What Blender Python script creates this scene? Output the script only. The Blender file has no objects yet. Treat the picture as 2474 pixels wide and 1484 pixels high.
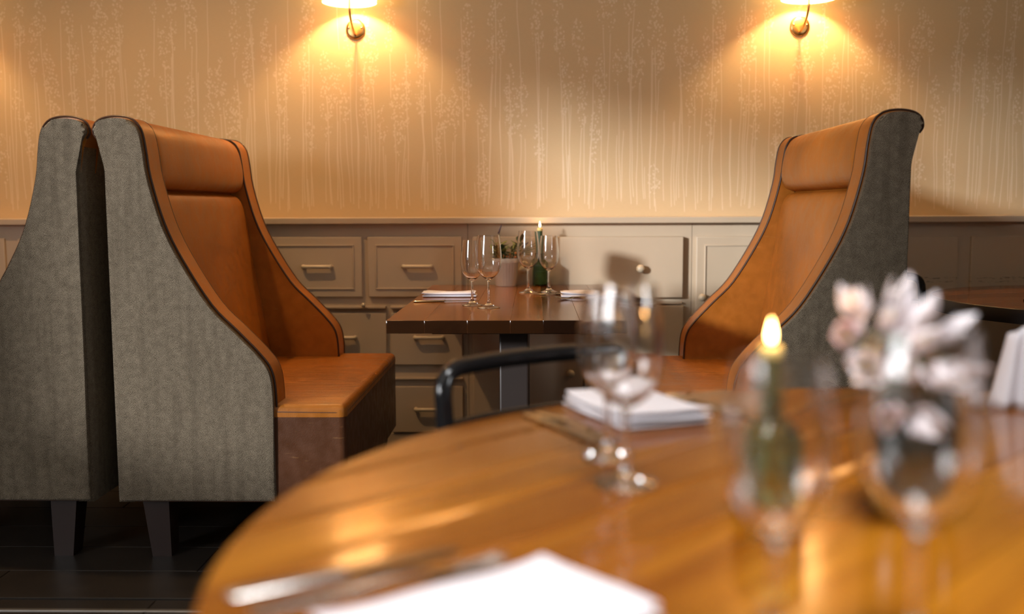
import bpy, bmesh, math, random
from mathutils import Vector, Matrix
from math import sin, cos, pi, radians, sqrt, atan2, exp

random.seed(7)
scene = bpy.context.scene
COL = scene.collection

# ------------------------------------------------------------------ camera
cam_d = bpy.data.cameras.new('camera')
cam = bpy.data.objects.new('camera', cam_d)
COL.objects.link(cam)
_y, _p, _r = radians(1.3), radians(5.62), radians(0.2)
_f = Vector((-sin(_y) * cos(_p), cos(_y) * cos(_p), -sin(_p)))
_rt = Vector((cos(_y), sin(_y), 0))
_up = _rt.cross(_f)
_rt, _up = _rt * cos(_r) - _up * sin(_r), _up * cos(_r) + _rt * sin(_r)
_m = Matrix((_rt, _up, -_f)).transposed().to_4x4()
_m.translation = Vector((0, 0, 1.09))
cam.matrix_world = _m
cam_d.sensor_width = 36.0
cam_d.lens = 2450.0 * 36.0 / 2474.0
cam_d.clip_start = 0.02
cam_d.dof.use_dof = True
cam_d.dof.focus_distance = 3.45
cam_d.dof.aperture_fstop = 1.5
scene.camera = cam

# ------------------------------------------------------------------ world, sun, window light, exposure
world = bpy.data.worlds.new('world')
scene.world = world
world.use_nodes = True
_bg = world.node_tree.nodes['Background']
_bg.inputs[0].default_value = (0.92, 0.96, 1.0, 1)
_bg.inputs[1].default_value = 1.0

sun_d = bpy.data.lights.new('sun', 'SUN')
sun = bpy.data.objects.new('sun', sun_d)
COL.objects.link(sun)
sun_d.energy = 3.0
sun_d.angle = radians(4.5)
sun_d.color = (0.98, 0.98, 1.0)
sun.rotation_euler = Vector((0.9, 1.0, -0.27)).to_track_quat('-Z', 'Y').to_euler()
sun.location = (-6, -6, 4)


def area(name, loc, aim, sx, sy, power, color):
    d = bpy.data.lights.new(name, 'AREA')
    d.shape = 'RECTANGLE'
    d.size, d.size_y, d.energy, d.color = sx, sy, power, color
    o = bpy.data.objects.new(name, d)
    o.location = loc
    o.rotation_euler = Vector(aim).to_track_quat('-Z', 'Z').to_euler()
    COL.objects.link(o)
    return o


# added sky light at two unseen windows (left wall and right wall, both beside the camera)
DAY = (0.97, 0.98, 1.0)
area('window_daylight_left', (-3.32, -0.25, 1.72), (1, 0, 0), 0.95, 1.60, 92, DAY)
area('added_daylight_right', (3.12, 0.05, 1.60), (-1, 0, 0), 0.50, 1.50, 56, DAY)
area('added_toplight', (0.45, 0.30, 3.53), (0, 0, -1), 1.10, 0.90, 40, DAY).data.spread = radians(95)   # overhead fill added to brighten the near table, in an invented light well

vs = scene.view_settings
vs.view_transform = 'Standard'
vs.look = 'None'
vs.gamma = 1.0
vs.use_curve_mapping = False
vs.exposure = 0.14

# ------------------------------------------------------------------ object helpers


def link(o, parent=None):
    COL.objects.link(o)
    if parent is not None:
        o.parent = parent
    return o


def tag(o, label=None, cat=None, group=None, kind=None):
    if label: o['label'] = label
    if cat: o['category'] = cat
    if group: o['group'] = group
    if kind: o['kind'] = kind
    return o


def thing(name, label, cat, loc=(0, 0, 0), rz=0.0, group=None):
    o = bpy.data.objects.new(name, None)
    o.empty_display_size = 0.05
    o.location = loc
    o.rotation_euler = (0, 0, rz)
    link(o)
    return tag(o, label, cat, group)


def mobj(name, verts, faces, mat, parent=None, smooth=False, loc=None, rot=None, auto=None):
    me = bpy.data.meshes.new(name)
    me.from_pydata([tuple(v) for v in verts], [], faces)
    bm = bmesh.new(); bm.from_mesh(me)
    bmesh.ops.recalc_face_normals(bm, faces=bm.faces)
    if auto is not None:
        for f in bm.faces: f.smooth = True
        for e in bm.edges:
            if len(e.link_faces) == 2 and e.calc_face_angle(0) > radians(auto): e.smooth = False
    elif smooth:
        for f in bm.faces: f.smooth = True
    bm.to_mesh(me); bm.free()
    me.materials.append(mat)
    o = bpy.data.objects.new(name, me)
    link(o, parent)
    if loc is not None: o.location = loc
    if rot is not None: o.rotation_euler = rot
    return o


def from_bm(name, bm, mat, parent=None, auto=35, loc=None, rot=None):
    bmesh.ops.recalc_face_normals(bm, faces=bm.faces)
    for f in bm.faces: f.smooth = True
    for e in bm.edges:
        if len(e.link_faces) == 2 and e.calc_face_angle(0) > radians(auto): e.smooth = False
    me = bpy.data.meshes.new(name)
    bm.to_mesh(me); bm.free()
    me.materials.append(mat)
    o = bpy.data.objects.new(name, me)
    link(o, parent)
    if loc is not None: o.location = loc
    if rot is not None: o.rotation_euler = rot
    return o


def inst(src, parent=None, loc=None, rot=None, scale=None, name=None):
    """a copy that shares the mesh of src"""
    o = src.copy()
    if name: o.name = name
    link(o)
    o.parent = parent
    if loc is not None: o.location = loc
    if rot is not None: o.rotation_euler = rot
    if scale is not None: o.scale = scale
    return o


def dup(root, loc, rz, label, group=None):
    r = root.copy(); link(r)
    r.location = loc; r.rotation_euler = (0, 0, rz); r['label'] = label
    if group: r['group'] = group
    for ch in list(root.children):
        c = ch.copy(); link(c); c.parent = r
        for g in list(ch.children):
            d = g.copy(); link(d); d.parent = c
    return r


def bm_box(x0, x1, y0, y1, z0, z1, bev=0.0, seg=2, bm=None):
    own = bm is None
    b = bmesh.new()
    v = [b.verts.new(p) for p in ((x0, y0, z0), (x1, y0, z0), (x1, y1, z0), (x0, y1, z0),
                                  (x0, y0, z1), (x1, y0, z1), (x1, y1, z1), (x0, y1, z1))]
    for f in ((0, 3, 2, 1), (4, 5, 6, 7), (0, 1, 5, 4), (1, 2, 6, 5), (2, 3, 7, 6), (3, 0, 4, 7)):
        b.faces.new([v[i] for i in f])
    if bev > 0:
        bmesh.ops.bevel(b, geom=list(b.edges), offset=bev, segments=seg, affect='EDGES', profile=0.5)
    if own: return b
    me = bpy.data.meshes.new('tmp'); b.to_mesh(me); b.free(); bm.from_mesh(me); bpy.data.meshes.remove(me)
    return bm


def box(name, x0, x1, y0, y1, z0, z1, mat, parent=None, bev=0.0, seg=2, loc=None, rot=None):
    return from_bm(name, bm_box(x0, x1, y0, y1, z0, z1, bev, seg), mat, parent, auto=20 if seg <= 2 else 35, loc=loc, rot=rot)


def lathe_data(prof, n=32, ripple=None):
    V, F = [], []
    m = len(prof)
    for i, (r, z) in enumerate(prof):
        for k in range(n):
            a = 2 * pi * k / n
            rr = r * (1 + (ripple(a, i) if ripple else 0))
            V.append((rr * cos(a), rr * sin(a), z))
    for i in range(m - 1):
        for k in range(n):
            k2 = (k + 1) % n
            F.append((i * n + k, i * n + k2, (i + 1) * n + k2, (i + 1) * n + k))
    return V, F


def lathe(name, prof, mat, parent=None, n=32, caps=(True, True), ripple=None, auto=50, loc=None):
    V, F = lathe_data(prof, n, ripple)
    if caps[0]: F.append(tuple(range(n - 1, -1, -1)))
    if caps[1]: F.append(tuple(range((len(prof) - 1) * n, len(prof) * n)))
    return mobj(name, V, F, mat, parent, auto=auto, loc=loc)


def tube_data(pts, rad, n=8, closed=False):
    pts = [Vector(p) for p in pts]
    N = len(pts)
    V, F = [], []
    prev = None
    for i, p in enumerate(pts):
        if closed:
            t = (pts[(i + 1) % N] - pts[i - 1]).normalized()
        else:
            t = (pts[min(i + 1, N - 1)] - pts[max(i - 1, 0)]).normalized()
        if prev is None:
            a = Vector((0, 0, 1)) if abs(t.z) < 0.9 else Vector((1, 0, 0))
            u = t.cross(a).normalized()
        else:
            u = (prev - t * prev.dot(t)).normalized()
        prev = u
        w = t.cross(u)
        r = rad[i] if isinstance(rad, (list, tuple)) else rad
        for k in range(n):
            a = 2 * pi * k / n
            V.append(p + (u * cos(a) + w * sin(a)) * r)
    for i in range(N if closed else N - 1):
        j = (i + 1) % N
        for k in range(n):
            k2 = (k + 1) % n
            F.append((i * n + k, i * n + k2, j * n + k2, j * n + k))
    if not closed:
        F.append(tuple(range(n - 1, -1, -1)))
        F.append(tuple(range((N - 1) * n, N * n)))
    return V, F


def tube(name, pts, rad, mat, parent=None, n=8, closed=False, loc=None):
    V, F = tube_data(pts, rad, n, closed)
    return mobj(name, V, F, mat, parent, auto=60, loc=loc)


def spline(pts, sub=6, closed=False):
    """Catmull-Rom through points of any dimension"""
    P = [Vector(p) for p in pts]
    n = len(P)
    out = []
    for i in range(n if closed else n - 1):
        if closed:
            p0, p1, p2, p3 = P[i - 1], P[i], P[(i + 1) % n], P[(i + 2) % n]
        else:
            p0, p1, p2, p3 = P[max(i - 1, 0)], P[i], P[i + 1], P[min(i + 2, n - 1)]
        for s in range(sub):
            t = s / sub
            out.append(0.5 * ((2 * p1) + (p2 - p0) * t + (2 * p0 - 5 * p1 + 4 * p2 - p3) * t * t + (3 * p1 - p0 - 3 * p2 + p3) * t ** 3))
    if not closed: out.append(P[-1])
    return out


def fillet(pts, r, seg=5):
    """round the inner corners of a 3D polyline"""
    P = [Vector(p) for p in pts]
    out = [P[0]]
    for i in range(1, len(P) - 1):
        a, b, c = P[i - 1], P[i], P[i + 1]
        d1, d2 = (a - b), (c - b)
        k = min(r, d1.length * .48, d2.length * .48)
        s, e = b + d1.normalized() * k, b + d2.normalized() * k
        for j in range(seg + 1):
            t = j / seg
            out.append(s * (1 - t) ** 2 + b * 2 * t * (1 - t) + e * t * t)
    out.append(P[-1])
    return out


def prism(name, poly, y0, y1, mat, parent=None, bev=0.0, seg=3, auto=40):
    """polygon in x,z extruded along y, end edges rounded"""
    b = bmesh.new()
    lo = [b.verts.new((p[0], y0, p[1])) for p in poly]
    hi = [b.verts.new((p[0], y1, p[1])) for p in poly]
    f0 = b.faces.new(lo); f1 = b.faces.new(hi[::-1])
    n = len(poly)
    for i in range(n):
        b.faces.new((lo[i], hi[i], hi[(i + 1) % n], lo[(i + 1) % n]))
    if bev > 0:
        es = list(f0.edges) + list(f1.edges)
        bmesh.ops.bevel(b, geom=es, offset=bev, segments=seg, affect='EDGES', profile=0.5)
    return from_bm(name, b, mat, parent, auto=auto)


# ------------------------------------------------------------------ material helpers
class NT:
    def __init__(s, name):
        s.m = bpy.data.materials.new(name); s.m.use_nodes = True
        s.t = s.m.node_tree; s.n = s.t.nodes; s.l = s.t.links
        s.b = s.n['Principled BSDF']

    def node(s, typ, **kw):
        nd = s.n.new(typ)
        for k, v in kw.items():
            setattr(nd, k, v)
        return nd

    def put(s, sock, v):
        if hasattr(v, 'is_output') or isinstance(v, bpy.types.NodeSocket): s.l.new(v, sock)
        else: sock.default_value = v

    def math(s, op, a, b=0.0, c=None, clamp=False):
        nd = s.node('ShaderNodeMath', operation=op, use_clamp=clamp)
        s.put(nd.inputs[0], a); s.put(nd.inputs[1], b)
        if c is not None: s.put(nd.inputs[2], c)
        return nd.outputs[0]

    def rng(s, v, a, b, c=0.0, d=1.0, smooth=True):
        nd = s.node('ShaderNodeMapRange')
        nd.interpolation_type = 'SMOOTHSTEP' if smooth else 'LINEAR'
        s.put(nd.inputs[0], v); s.put(nd.inputs[1], a); s.put(nd.inputs[2], b); s.put(nd.inputs[3], c); s.put(nd.inputs[4], d)
        return nd.outputs[0]

    def mix(s, f, a, b, mode='MIX'):
        nd = s.node('ShaderNodeMix', data_type='RGBA', blend_type=mode)
        s.put(nd.inputs[0], f); s.put(nd.inputs[6], a); s.put(nd.inputs[7], b)
        return nd.outputs[2]

    def coord(s, which='Object', scale=(1, 1, 1), rot=(0, 0, 0)):
        tc = s.node('ShaderNodeTexCoord'); mp = s.node('ShaderNodeMapping')
        s.l.new(tc.outputs[which], mp.inputs[0])
        mp.inputs['Scale'].default_value = scale; mp.inputs['Rotation'].default_value = rot
        return mp.outputs[0]

    def noise(s, vec, scale, detail=3.0, rough=0.5):
        nd = s.node('ShaderNodeTexNoise')
        s.put(nd.inputs['Vector'], vec); nd.inputs['Scale'].default_value = scale
        nd.inputs['Detail'].default_value = detail; nd.inputs['Roughness'].default_value = rough
        return nd.outputs['Fac']

    def sep(s, vec):
        nd = s.node('ShaderNodeSeparateXYZ'); s.l.new(vec, nd.inputs[0])
        return nd.outputs

    def comb(s, x, y, z):
        nd = s.node('ShaderNodeCombineXYZ')
        s.put(nd.inputs[0], x); s.put(nd.inputs[1], y); s.put(nd.inputs[2], z)
        return nd.outputs[0]

    def white(s, w):
        nd = s.node('ShaderNodeTexWhiteNoise', noise_dimensions='1D')
        s.put(nd.inputs['W'], w)
        c = s.node('ShaderNodeSeparateColor'); s.l.new(nd.outputs['Color'], c.inputs[0])
        return nd.outputs['Value'], c.outputs[0], c.outputs[1], c.outputs[2]

    def bump(s, h, strength=0.3, dist=0.002):
        nd = s.node('ShaderNodeBump')
        nd.inputs['Strength'].default_value = strength; nd.inputs['Distance'].default_value = dist
        s.l.new(h, nd.inputs['Height']); s.l.new(nd.outputs[0], s.b.inputs['Normal'])

    def set(s, **kw):
        for k, v in kw.items():
            s.put(s.b.inputs[k.replace('_', ' ')], v)
        return s


def c4(r, g, b): return (r, g, b, 1.0)


def plain(name, col, rough=0.5, metal=0.0, var=0.06, vscale=6.0, **kw):
    t = NT(name)
    f = t.noise(t.coord(), vscale, 4)
    t.set(Base_Color=t.mix(f, c4(*[x * (1 - var) for x in col]), c4(*[min(1, x * (1 + var)) for x in col])),
          Roughness=rough, Metallic=metal, **kw)
    return t.m


def mat_wallpaper():
    t = NT('lavender_wallpaper')
    P = t.sep(t.coord())
    x, z = P[0], P[2]
    vor = t.node('ShaderNodeTexVoronoi'); vor.inputs['Scale'].default_value = 95
    vv = t.comb(x, 0.0, t.math('MULTIPLY', z, 0.8)); t.l.new(vv, vor.inputs['Vector'])
    petals = t.rng(vor.outputs['Distance'], 0.30, 0.52, 1.0, 0.0)
    petal_hole = t.rng(vor.outputs['Distance'], 0.06, 0.16, 0.45, 1.0)
    petals = t.math('MULTIPLY', petals, petal_hole)
    wob = t.math('MULTIPLY', t.math('SUBTRACT', t.noise(t.comb(t.math('MULTIPLY', x, 9.0), 0.0, t.math('MULTIPLY', z, 3.5)), 1.0, 1), 0.5), 0.022)
    gap = t.noise(t.comb(t.math('MULTIPLY', x, 14.0), 3.0, t.math('MULTIPLY', z, 24.0)), 1.0, 1)
    total = None
    # cell width, seed, top range, blossom?
    layers = [(0.088, 3.1, 1.28, 1.78, True), (0.105, 17.7, 1.38, 1.92, True), (0.13, 41.3, 1.12, 1.62, True), (0.12, 63.9, 1.70, 2.10, True),
              (0.105, 88.2, 1.25, 1.80, False), (0.15, 120.4, 1.15, 1.60, False), (0.12, 131.9, 1.35, 2.0, False)]
    for w, seed, z0, z1, bl in layers:
        u = t.math('ADD', t.math('DIVIDE', x, w), seed * 3.3)
        idn = t.math('FLOOR', u)
        fr = t.math('SUBTRACT', u, idn)
        v, r, g, b = t.white(t.math('ADD', idn, seed))
        tilt = t.math('MULTIPLY', t.math('SUBTRACT', g, 0.5), 0.085)
        ctr = t.math('ADD', t.math('MULTIPLY', t.math('MULTIPLY_ADD', r, 0.3, 0.35), w),
                     t.math('ADD', t.math('MULTIPLY', tilt, t.math('SUBTRACT', z, 1.45)), wob))
        d = t.math('ABSOLUTE', t.math('SUBTRACT', t.math('MULTIPLY', fr, w), ctr))
        line = t.rng(d, 0.0008, 0.0026, 1.0, 0.0)
        ztop = t.math('MULTIPLY_ADD', b, z1 - z0, z0)
        zbot = t.math('MULTIPLY_ADD', v, 0.07, 1.062) if not bl or z0 < 1.6 else t.math('MULTIPLY_ADD', v, 0.35, 1.45)
        m = t.math('MULTIPLY', t.rng(z, ztop, t.math('ADD', ztop, 0.012), 1.0, 0.0), t.rng(z, zbot, t.math('ADD', zbot, 0.01), 0.0, 1.0))
        lay = t.math('MULTIPLY', t.math('MULTIPLY', line, m), 0.85)
        if bl:
            L = t.math('MULTIPLY_ADD', g, 0.17, 0.17)
            tt = t.math('DIVIDE', t.math('SUBTRACT', z, ztop), L)
            par = t.math('MULTIPLY', t.math('MULTIPLY', tt, t.math('SUBTRACT', 1.0, tt)), 4.0)
            par = t.math('POWER', t.math('MAXIMUM', par, 0.0), 0.6)
            hw = t.math('MULTIPLY', t.math('MULTIPLY', par, 0.026), t.rng(gap, 0.38, 0.52, 0.25, 1.1))
            env = t.math('GREATER_THAN', hw, d)
            lay = t.math('MAXIMUM', lay, t.math('MULTIPLY', t.math('MULTIPLY', env, petals), 0.8))
        total = lay if total is None else t.math('MAXIMUM', total, lay)
    weave = t.noise(t.comb(t.math('MULTIPLY', x, 60.0), 0.0, t.math('MULTIPLY', z, 500.0)), 1.0, 2)
    base = t.mix(weave, c4(0.555, 0.405, 0.225), c4(0.620, 0.460, 0.268))
    t.set(Base_Color=t.mix(t.math('MULTIPLY', total, 0.42), base, c4(0.92, 0.82, 0.66)), Roughness=0.62)
    t.b.inputs['Specular IOR Level'].default_value = 0.3
    return t.m


def mat_fabric():
    t = NT('grey_tweed')
    tc = t.coord()
    P = t.sep(tc)
    x, y, z = P[0], P[1], P[2]
    h = t.math('ADD', x, y)
    zz = t.math('PINGPONG', h, 0.034)
    jit = t.math('MULTIPLY', t.noise(tc, 160.0, 2), 0.004)
    p = 0.0052
    s1 = t.math('SINE', t.math('MULTIPLY', t.math('ADD', t.math('ADD', zz, z), jit), 2 * pi / p))
    s2 = t.math('SINE', t.math('MULTIPLY', t.math('ADD', t.math('SUBTRACT', t.math('MULTIPLY', zz, 1.0), z), jit), 2 * pi / (p * 0.86)))
    w = t.math('ADD', t.math('MULTIPLY', s1, 0.34), t.math('MULTIPLY', s2, 0.22))
    fl = t.noise(tc, 420.0, 2)
    fl2 = t.noise(tc, 45.0, 3)
    v = t.math('ADD', t.math('ADD', w, t.math('MULTIPLY', fl, 1.3)), t.math('MULTIPLY', fl2, 0.45))
    f = t.rng(v, 0.42, 1.38, 0.0, 1.0)
    streak = t.noise(t.comb(t.math('MULTIPLY', h, 34.0), 0.0, t.math('MULTIPLY', z, 2.6)), 1.0, 2)
    col = t.mix(f, c4(0.022, 0.015, 0.008), c4(0.30, 0.245, 0.175))
    col = t.mix(t.rng(streak, 0.45, 0.7, 0.0, 0.28), col, c4(0.055, 0.042, 0.028))
    t.set(Base_Color=col, Roughness=0.95)
    t.b.inputs['Specular IOR Level'].default_value = 0.1
    t.b.inputs['Sheen Weight'].default_value = 0.10
    t.b.inputs['Sheen Roughness'].default_value = 0.4
    t.b.inputs['Sheen Tint'].default_value = c4(0.95, 0.9, 0.82)
    t.bump(v, 0.55, 0.0022)
    return t.m


def mat_leather(name, wrinkle=False, col=(0.36, 0.118, 0.012)):
    t = NT(name)
    tc = t.coord()
    n1 = t.noise(tc, 3.0, 4)
    n2 = t.noise(tc, 24.0, 4)
    f = t.math('ADD', t.math('MULTIPLY', n1, 0.7), t.math('MULTIPLY', n2, 0.3))
    base = t.mix(t.rng(f, 0.3, 0.7), c4(*[c * 0.72 for c in col]), c4(*[c * 1.12 for c in col]))
    scr = t.noise(t.coord(scale=(18, 18, 160), rot=(0.5, 0.3, 0.2)), 1.0, 3)
    base = t.mix(t.rng(scr, 0.66, 0.8, 0.0, 0.22), base, c4(0.62, 0.33, 0.12))
    vor = t.node('ShaderNodeTexVoronoi'); vor.feature = 'SMOOTH_F1'
    t.l.new(tc, vor.inputs['Vector']); vor.inputs['Scale'].default_value = 380
    h = t.math('ADD', t.math('MULTIPLY', vor.outputs['Distance'], 0.5), t.math('MULTIPLY', n2, 0.8))
    if wrinkle:
        wv = t.noise(t.coord(scale=(5.5, 75.0, 5.0)), 1.0, 3, 0.55)
        h = t.math('ADD', h, t.math('MULTIPLY', wv, 4.2))
    t.set(Base_Color=base, Roughness=t.rng(n2, 0.3, 0.7, 0.34, 0.46))
    t.b.inputs['Specular IOR Level'].default_value = 0.38
    t.bump(h, 0.28, 0.0022)
    return t.m


def mat_wood(name, light, dark, rough=0.2, grain=1.0, coat=0.0, tone=0.35):
    """grain along local x"""
    t = NT(name)
    oi = t.node('ShaderNodeObjectInfo')
    rnd = oi.outputs['Random']
    tc = t.coord()
    off = t.node('ShaderNodeVectorMath', operation='ADD')
    t.l.new(tc, off.inputs[0]); t.l.new(t.comb(t.math('MULTIPLY', rnd, 13.0), t.math('MULTIPLY', rnd, 7.0), 0.0), off.inputs[1])
    mp = t.node('ShaderNodeMapping'); t.l.new(off.outputs[0], mp.inputs[0])
    mp.inputs['Scale'].default_value = (1.6 * grain, 16 * grain, 16 * grain)
    n1 = t.noise(mp.outputs[0], 1.0, 5, 0.6)
    mp2 = t.node('ShaderNodeMapping'); t.l.new(off.outputs[0], mp2.inputs[0])
    mp2.inputs['Scale'].default_value = (6 * grain, 160 * grain, 160 * grain)
    n2 = t.noise(mp2.outputs[0], 1.0, 3, 0.6)
    f = t.math('ADD', t.math('MULTIPLY', n1, 0.8), t.math('MULTIPLY', n2, 0.25))
    f = t.math('ADD', f, t.math('MULTIPLY', t.math('SUBTRACT', rnd, 0.5), tone))
    wood = t.mix(t.rng(f, 0.3, 0.78), c4(*dark), c4(*light))
    nx = t.node('ShaderNodeTexCoord'); nn = t.sep(nx.outputs['Normal'])      # shade of the table edge painted into the plank ends
    end_shade = t.rng(t.math('ABSOLUTE', nn[0]), 0.55, 0.8)
    wood = t.mix(t.math('MULTIPLY', end_shade, 0.95), wood, c4(dark[0] * 0.12, dark[1] * 0.14, dark[2] * 0.2))
    t.set(Base_Color=wood, Roughness=t.rng(n1, 0.2, 0.8, rough * 0.95, rough * 1.08))
    t.b.inputs['Coat Weight'].default_value = coat
    t.b.inputs['Coat Roughness'].default_value = 0.1
    t.bump(n2, 0.05, 0.001)
    return t.m


def mat_glass(name, col=(1, 1, 1), rough=0.0, ior=1.47):
    t = NT(name)
    f = t.noise(t.coord(), 8.0, 2)
    a = t.mix(f, c4(*col), c4(*[c * 0.985 for c in col]))
    t.set(Base_Color=a, Roughness=rough, IOR=ior)
    t.b.inputs['Transmission Weight'].default_value = 1.0
    return t.m


def mat_paint():
    t = NT('cream_cabinet_paint')
    tc = t.coord()
    n = t.noise(tc, 5.0, 4)
    n2 = t.noise(t.coord(scale=(40, 40, 8)), 1.0, 3)
    t.set(Base_Color=t.mix(n, c4(0.53, 0.42, 0.295), c4(0.585, 0.47, 0.335)), Roughness=0.42)
    t.bump(n2, 0.05, 0.001)
    return t.m


def mat_scuffed():
    """cream paint with dark rub marks along one low line"""
    t = NT('scuffed_cream_paint')
    tc = t.coord()
    P = t.sep(tc)
    n = t.noise(tc, 5.0, 4)
    base = t.mix(n, c4(0.53, 0.42, 0.295), c4(0.585, 0.47, 0.335))
    st = t.noise(t.coord(scale=(42, 42, 260)), 1.0, 3, 0.6)
    line = t.math('ADD', t.rng(t.math('ABSOLUTE', t.math('SUBTRACT', P[2], 0.772)), 0.002, 0.007, 1.0, 0.0),
                  t.math('MULTIPLY', t.rng(t.math('ABSOLUTE', t.math('SUBTRACT', P[2], 0.757)), 0.001, 0.006, 1.0, 0.0), 0.6))
    k = t.math('MULTIPLY', line, t.rng(st, 0.53, 0.62))
    t.set(Base_Color=t.mix(k, base, c4(0.05, 0.045, 0.04)), Roughness=0.45)
    return t.m


def mat_emit(name, col, strength, var=0.1):
    t = NT(name)
    f = t.noise(t.coord(), 30.0, 2)
    e = t.mix(f, c4(*col), c4(*[min(1, c * (1 + var)) for c in col]))
    t.set(Base_Color=c4(*col), Roughness=0.6, Emission_Color=e)
    t.b.inputs['Emission Strength'].default_value = strength
    return t.m


def mat_translucent(name, col, trans=0.5):
    t = NT(name)
    f = t.noise(t.coord(scale=(300, 300, 300)), 1.0, 2)
    cc = t.mix(f, c4(*[c * 0.93 for c in col]), c4(*col))
    t.set(Base_Color=cc, Roughness=0.8)
    tr = t.node('ShaderNodeBsdfTranslucent'); t.l.new(cc, tr.inputs[0])
    mx = t.node('ShaderNodeMixShader'); mx.inputs[0].default_value = trans
    t.l.new(t.b.outputs[0], mx.inputs[1]); t.l.new(tr.outputs[0], mx.inputs[2])
    t.l.new(mx.outputs[0], t.n['Material Output'].inputs[0])
    return t.m


M = {}
M['wallpaper'] = mat_wallpaper()
M['plaster'] = plain('dark_taupe_plaster', (0.17, 0.14, 0.115), 0.9)
M['ceiling'] = plain('ceiling_paint', (0.84, 0.78, 0.68), 0.9)
M['paint'] = mat_paint()
M['scuffed'] = mat_scuffed()
M['knob'] = plain('cream_knob_enamel', (0.62, 0.52, 0.37), 0.28)
M['fabric'] = mat_fabric()
M['leather'] = mat_leather('tan_leather')
M['seat_leather'] = mat_leather('tan_seat_leather', True)
M['dark_leather'] = mat_leather('darker_seat_base', False, (0.085, 0.030, 0.011))  # same leather recipe as the seat, coloured darker
M['piping'] = plain('dark_piping_leather', (0.045, 0.018, 0.010), 0.42)
M['leg'] = plain('dark_stained_leg', (0.020, 0.008, 0.005), 0.4, var=0.3)
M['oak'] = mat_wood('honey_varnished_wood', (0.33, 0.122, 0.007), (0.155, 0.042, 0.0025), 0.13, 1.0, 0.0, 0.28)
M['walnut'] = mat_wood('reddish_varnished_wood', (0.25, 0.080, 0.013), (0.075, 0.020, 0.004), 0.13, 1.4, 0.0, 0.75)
M['dark_wood'] = plain('dark_table_stain', (0.018, 0.010, 0.007), 0.5, var=0.25)
M['black_metal'] = plain('black_gloss_metal', (0.010, 0.010, 0.011), 0.10, 0.0)
M['black_seat'] = plain('black_seat_vinyl', (0.014, 0.013, 0.012), 0.4)
M['brass'] = plain('satin_brass', (0.60, 0.40, 0.16), 0.30, 1.0)
M['chrome'] = plain('polished_steel', (0.33, 0.31, 0.29), 0.24, 1.0)
M['shade'] = mat_emit('glowing_lampshade', (0.95, 0.60, 0.25), 6.0)  # shade emits by itself, standing in for bulb light passing through it
M['bulb'] = mat_emit('lit_bulb', (1.0, 0.63, 0.29), 1050, 0.0)
M['lens'] = mat_emit('lit_lens', (1.0, 0.72, 0.38), 30)
M['glass'] = mat_glass('clear_glass', (0.99, 0.99, 0.99), 0.0, 1.60)
M['bottle'] = mat_glass('green_bottle_glass', (0.30, 0.46, 0.28))
M['bottle_pale'] = mat_glass('pale_green_bottle_glass', (0.62, 0.82, 0.70))
M['acrylic'] = mat_glass('clear_acrylic', (0.96, 0.96, 0.95), 0.02, 1.45)
M['vase'] = plain('dark_green_glaze', (0.020, 0.026, 0.020), 0.14, var=0.3)
M['linen'] = plain('white_linen', (0.67, 0.65, 0.69), 0.85, var=0.03, vscale=60)
M['candle'] = plain('green_wax', (0.045, 0.075, 0.028), 0.45)
M['candle_tip'] = plain('glow_toned_wax', (0.85, 0.66, 0.24), 0.4)  # flame's glow through the wax put into the tip's colour
M['wick'] = plain('charred_wick', (0.01, 0.008, 0.006), 0.9)
M['flame'] = mat_emit('flame', (1.0, 0.60, 0.20), 28)
M['pot'] = plain('white_ribbed_ceramic', (0.60, 0.55, 0.47), 0.4)
M['soil'] = plain('potting_soil', (0.025, 0.016, 0.010), 0.95, var=0.4, vscale=60)
M['leaf'] = plain('sage_leaf', (0.17, 0.20, 0.055), 0.5, var=0.35, vscale=30)
M['leaf_dark'] = plain('deep_green_leaf', (0.030, 0.055, 0.022), 0.4, var=0.3, vscale=30)
M['leaf_pale'] = plain('yellow_green_leaf', (0.33, 0.34, 0.10), 0.5, var=0.25, vscale=30)
M['berry'] = plain('orange_berry', (0.55, 0.20, 0.06), 0.35)
M['lavender'] = plain('purple_lavender', (0.075, 0.05, 0.085), 0.7, var=0.3)
M['petal'] = plain('white_petal', (0.80, 0.74, 0.76), 0.6, var=0.05)
M['petal_pink'] = plain('blush_petal', (0.78, 0.60, 0.62), 0.6, var=0.08)
M['stamen'] = plain('yellow_stamen', (0.55, 0.45, 0.16), 0.6)
M['stem'] = plain('green_stem', (0.06, 0.11, 0.035), 0.5)
M['floor'] = plain('dark_floor_plank_finish', (0.018, 0.014, 0.011), 0.38, var=0.45, vscale=9)
M['grout'] = plain('black_floor_joint', (0.008, 0.007, 0.006), 0.8)
M['trim_metal'] = plain('aluminium_trim', (0.55, 0.53, 0.50), 0.35, 1.0)
M['white_frame'] = plain('white_window_frame', (0.7, 0.7, 0.68), 0.5)
M['paper'] = plain('menu_paper', (0.62, 0.58, 0.52), 0.8)

# ------------------------------------------------------------------ the room
WY = 4.62                                  # wallpapered wall
XL, XR, YR, HC = -3.2, 3.0, -2.2, 3.15


def struct(o, label=None):
    o['kind'] = 'structure'
    if label: o['label'] = label
    return o


def plane(name, P, mat): return mobj(name, P, [tuple(range(len(P)))], mat)


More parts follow.
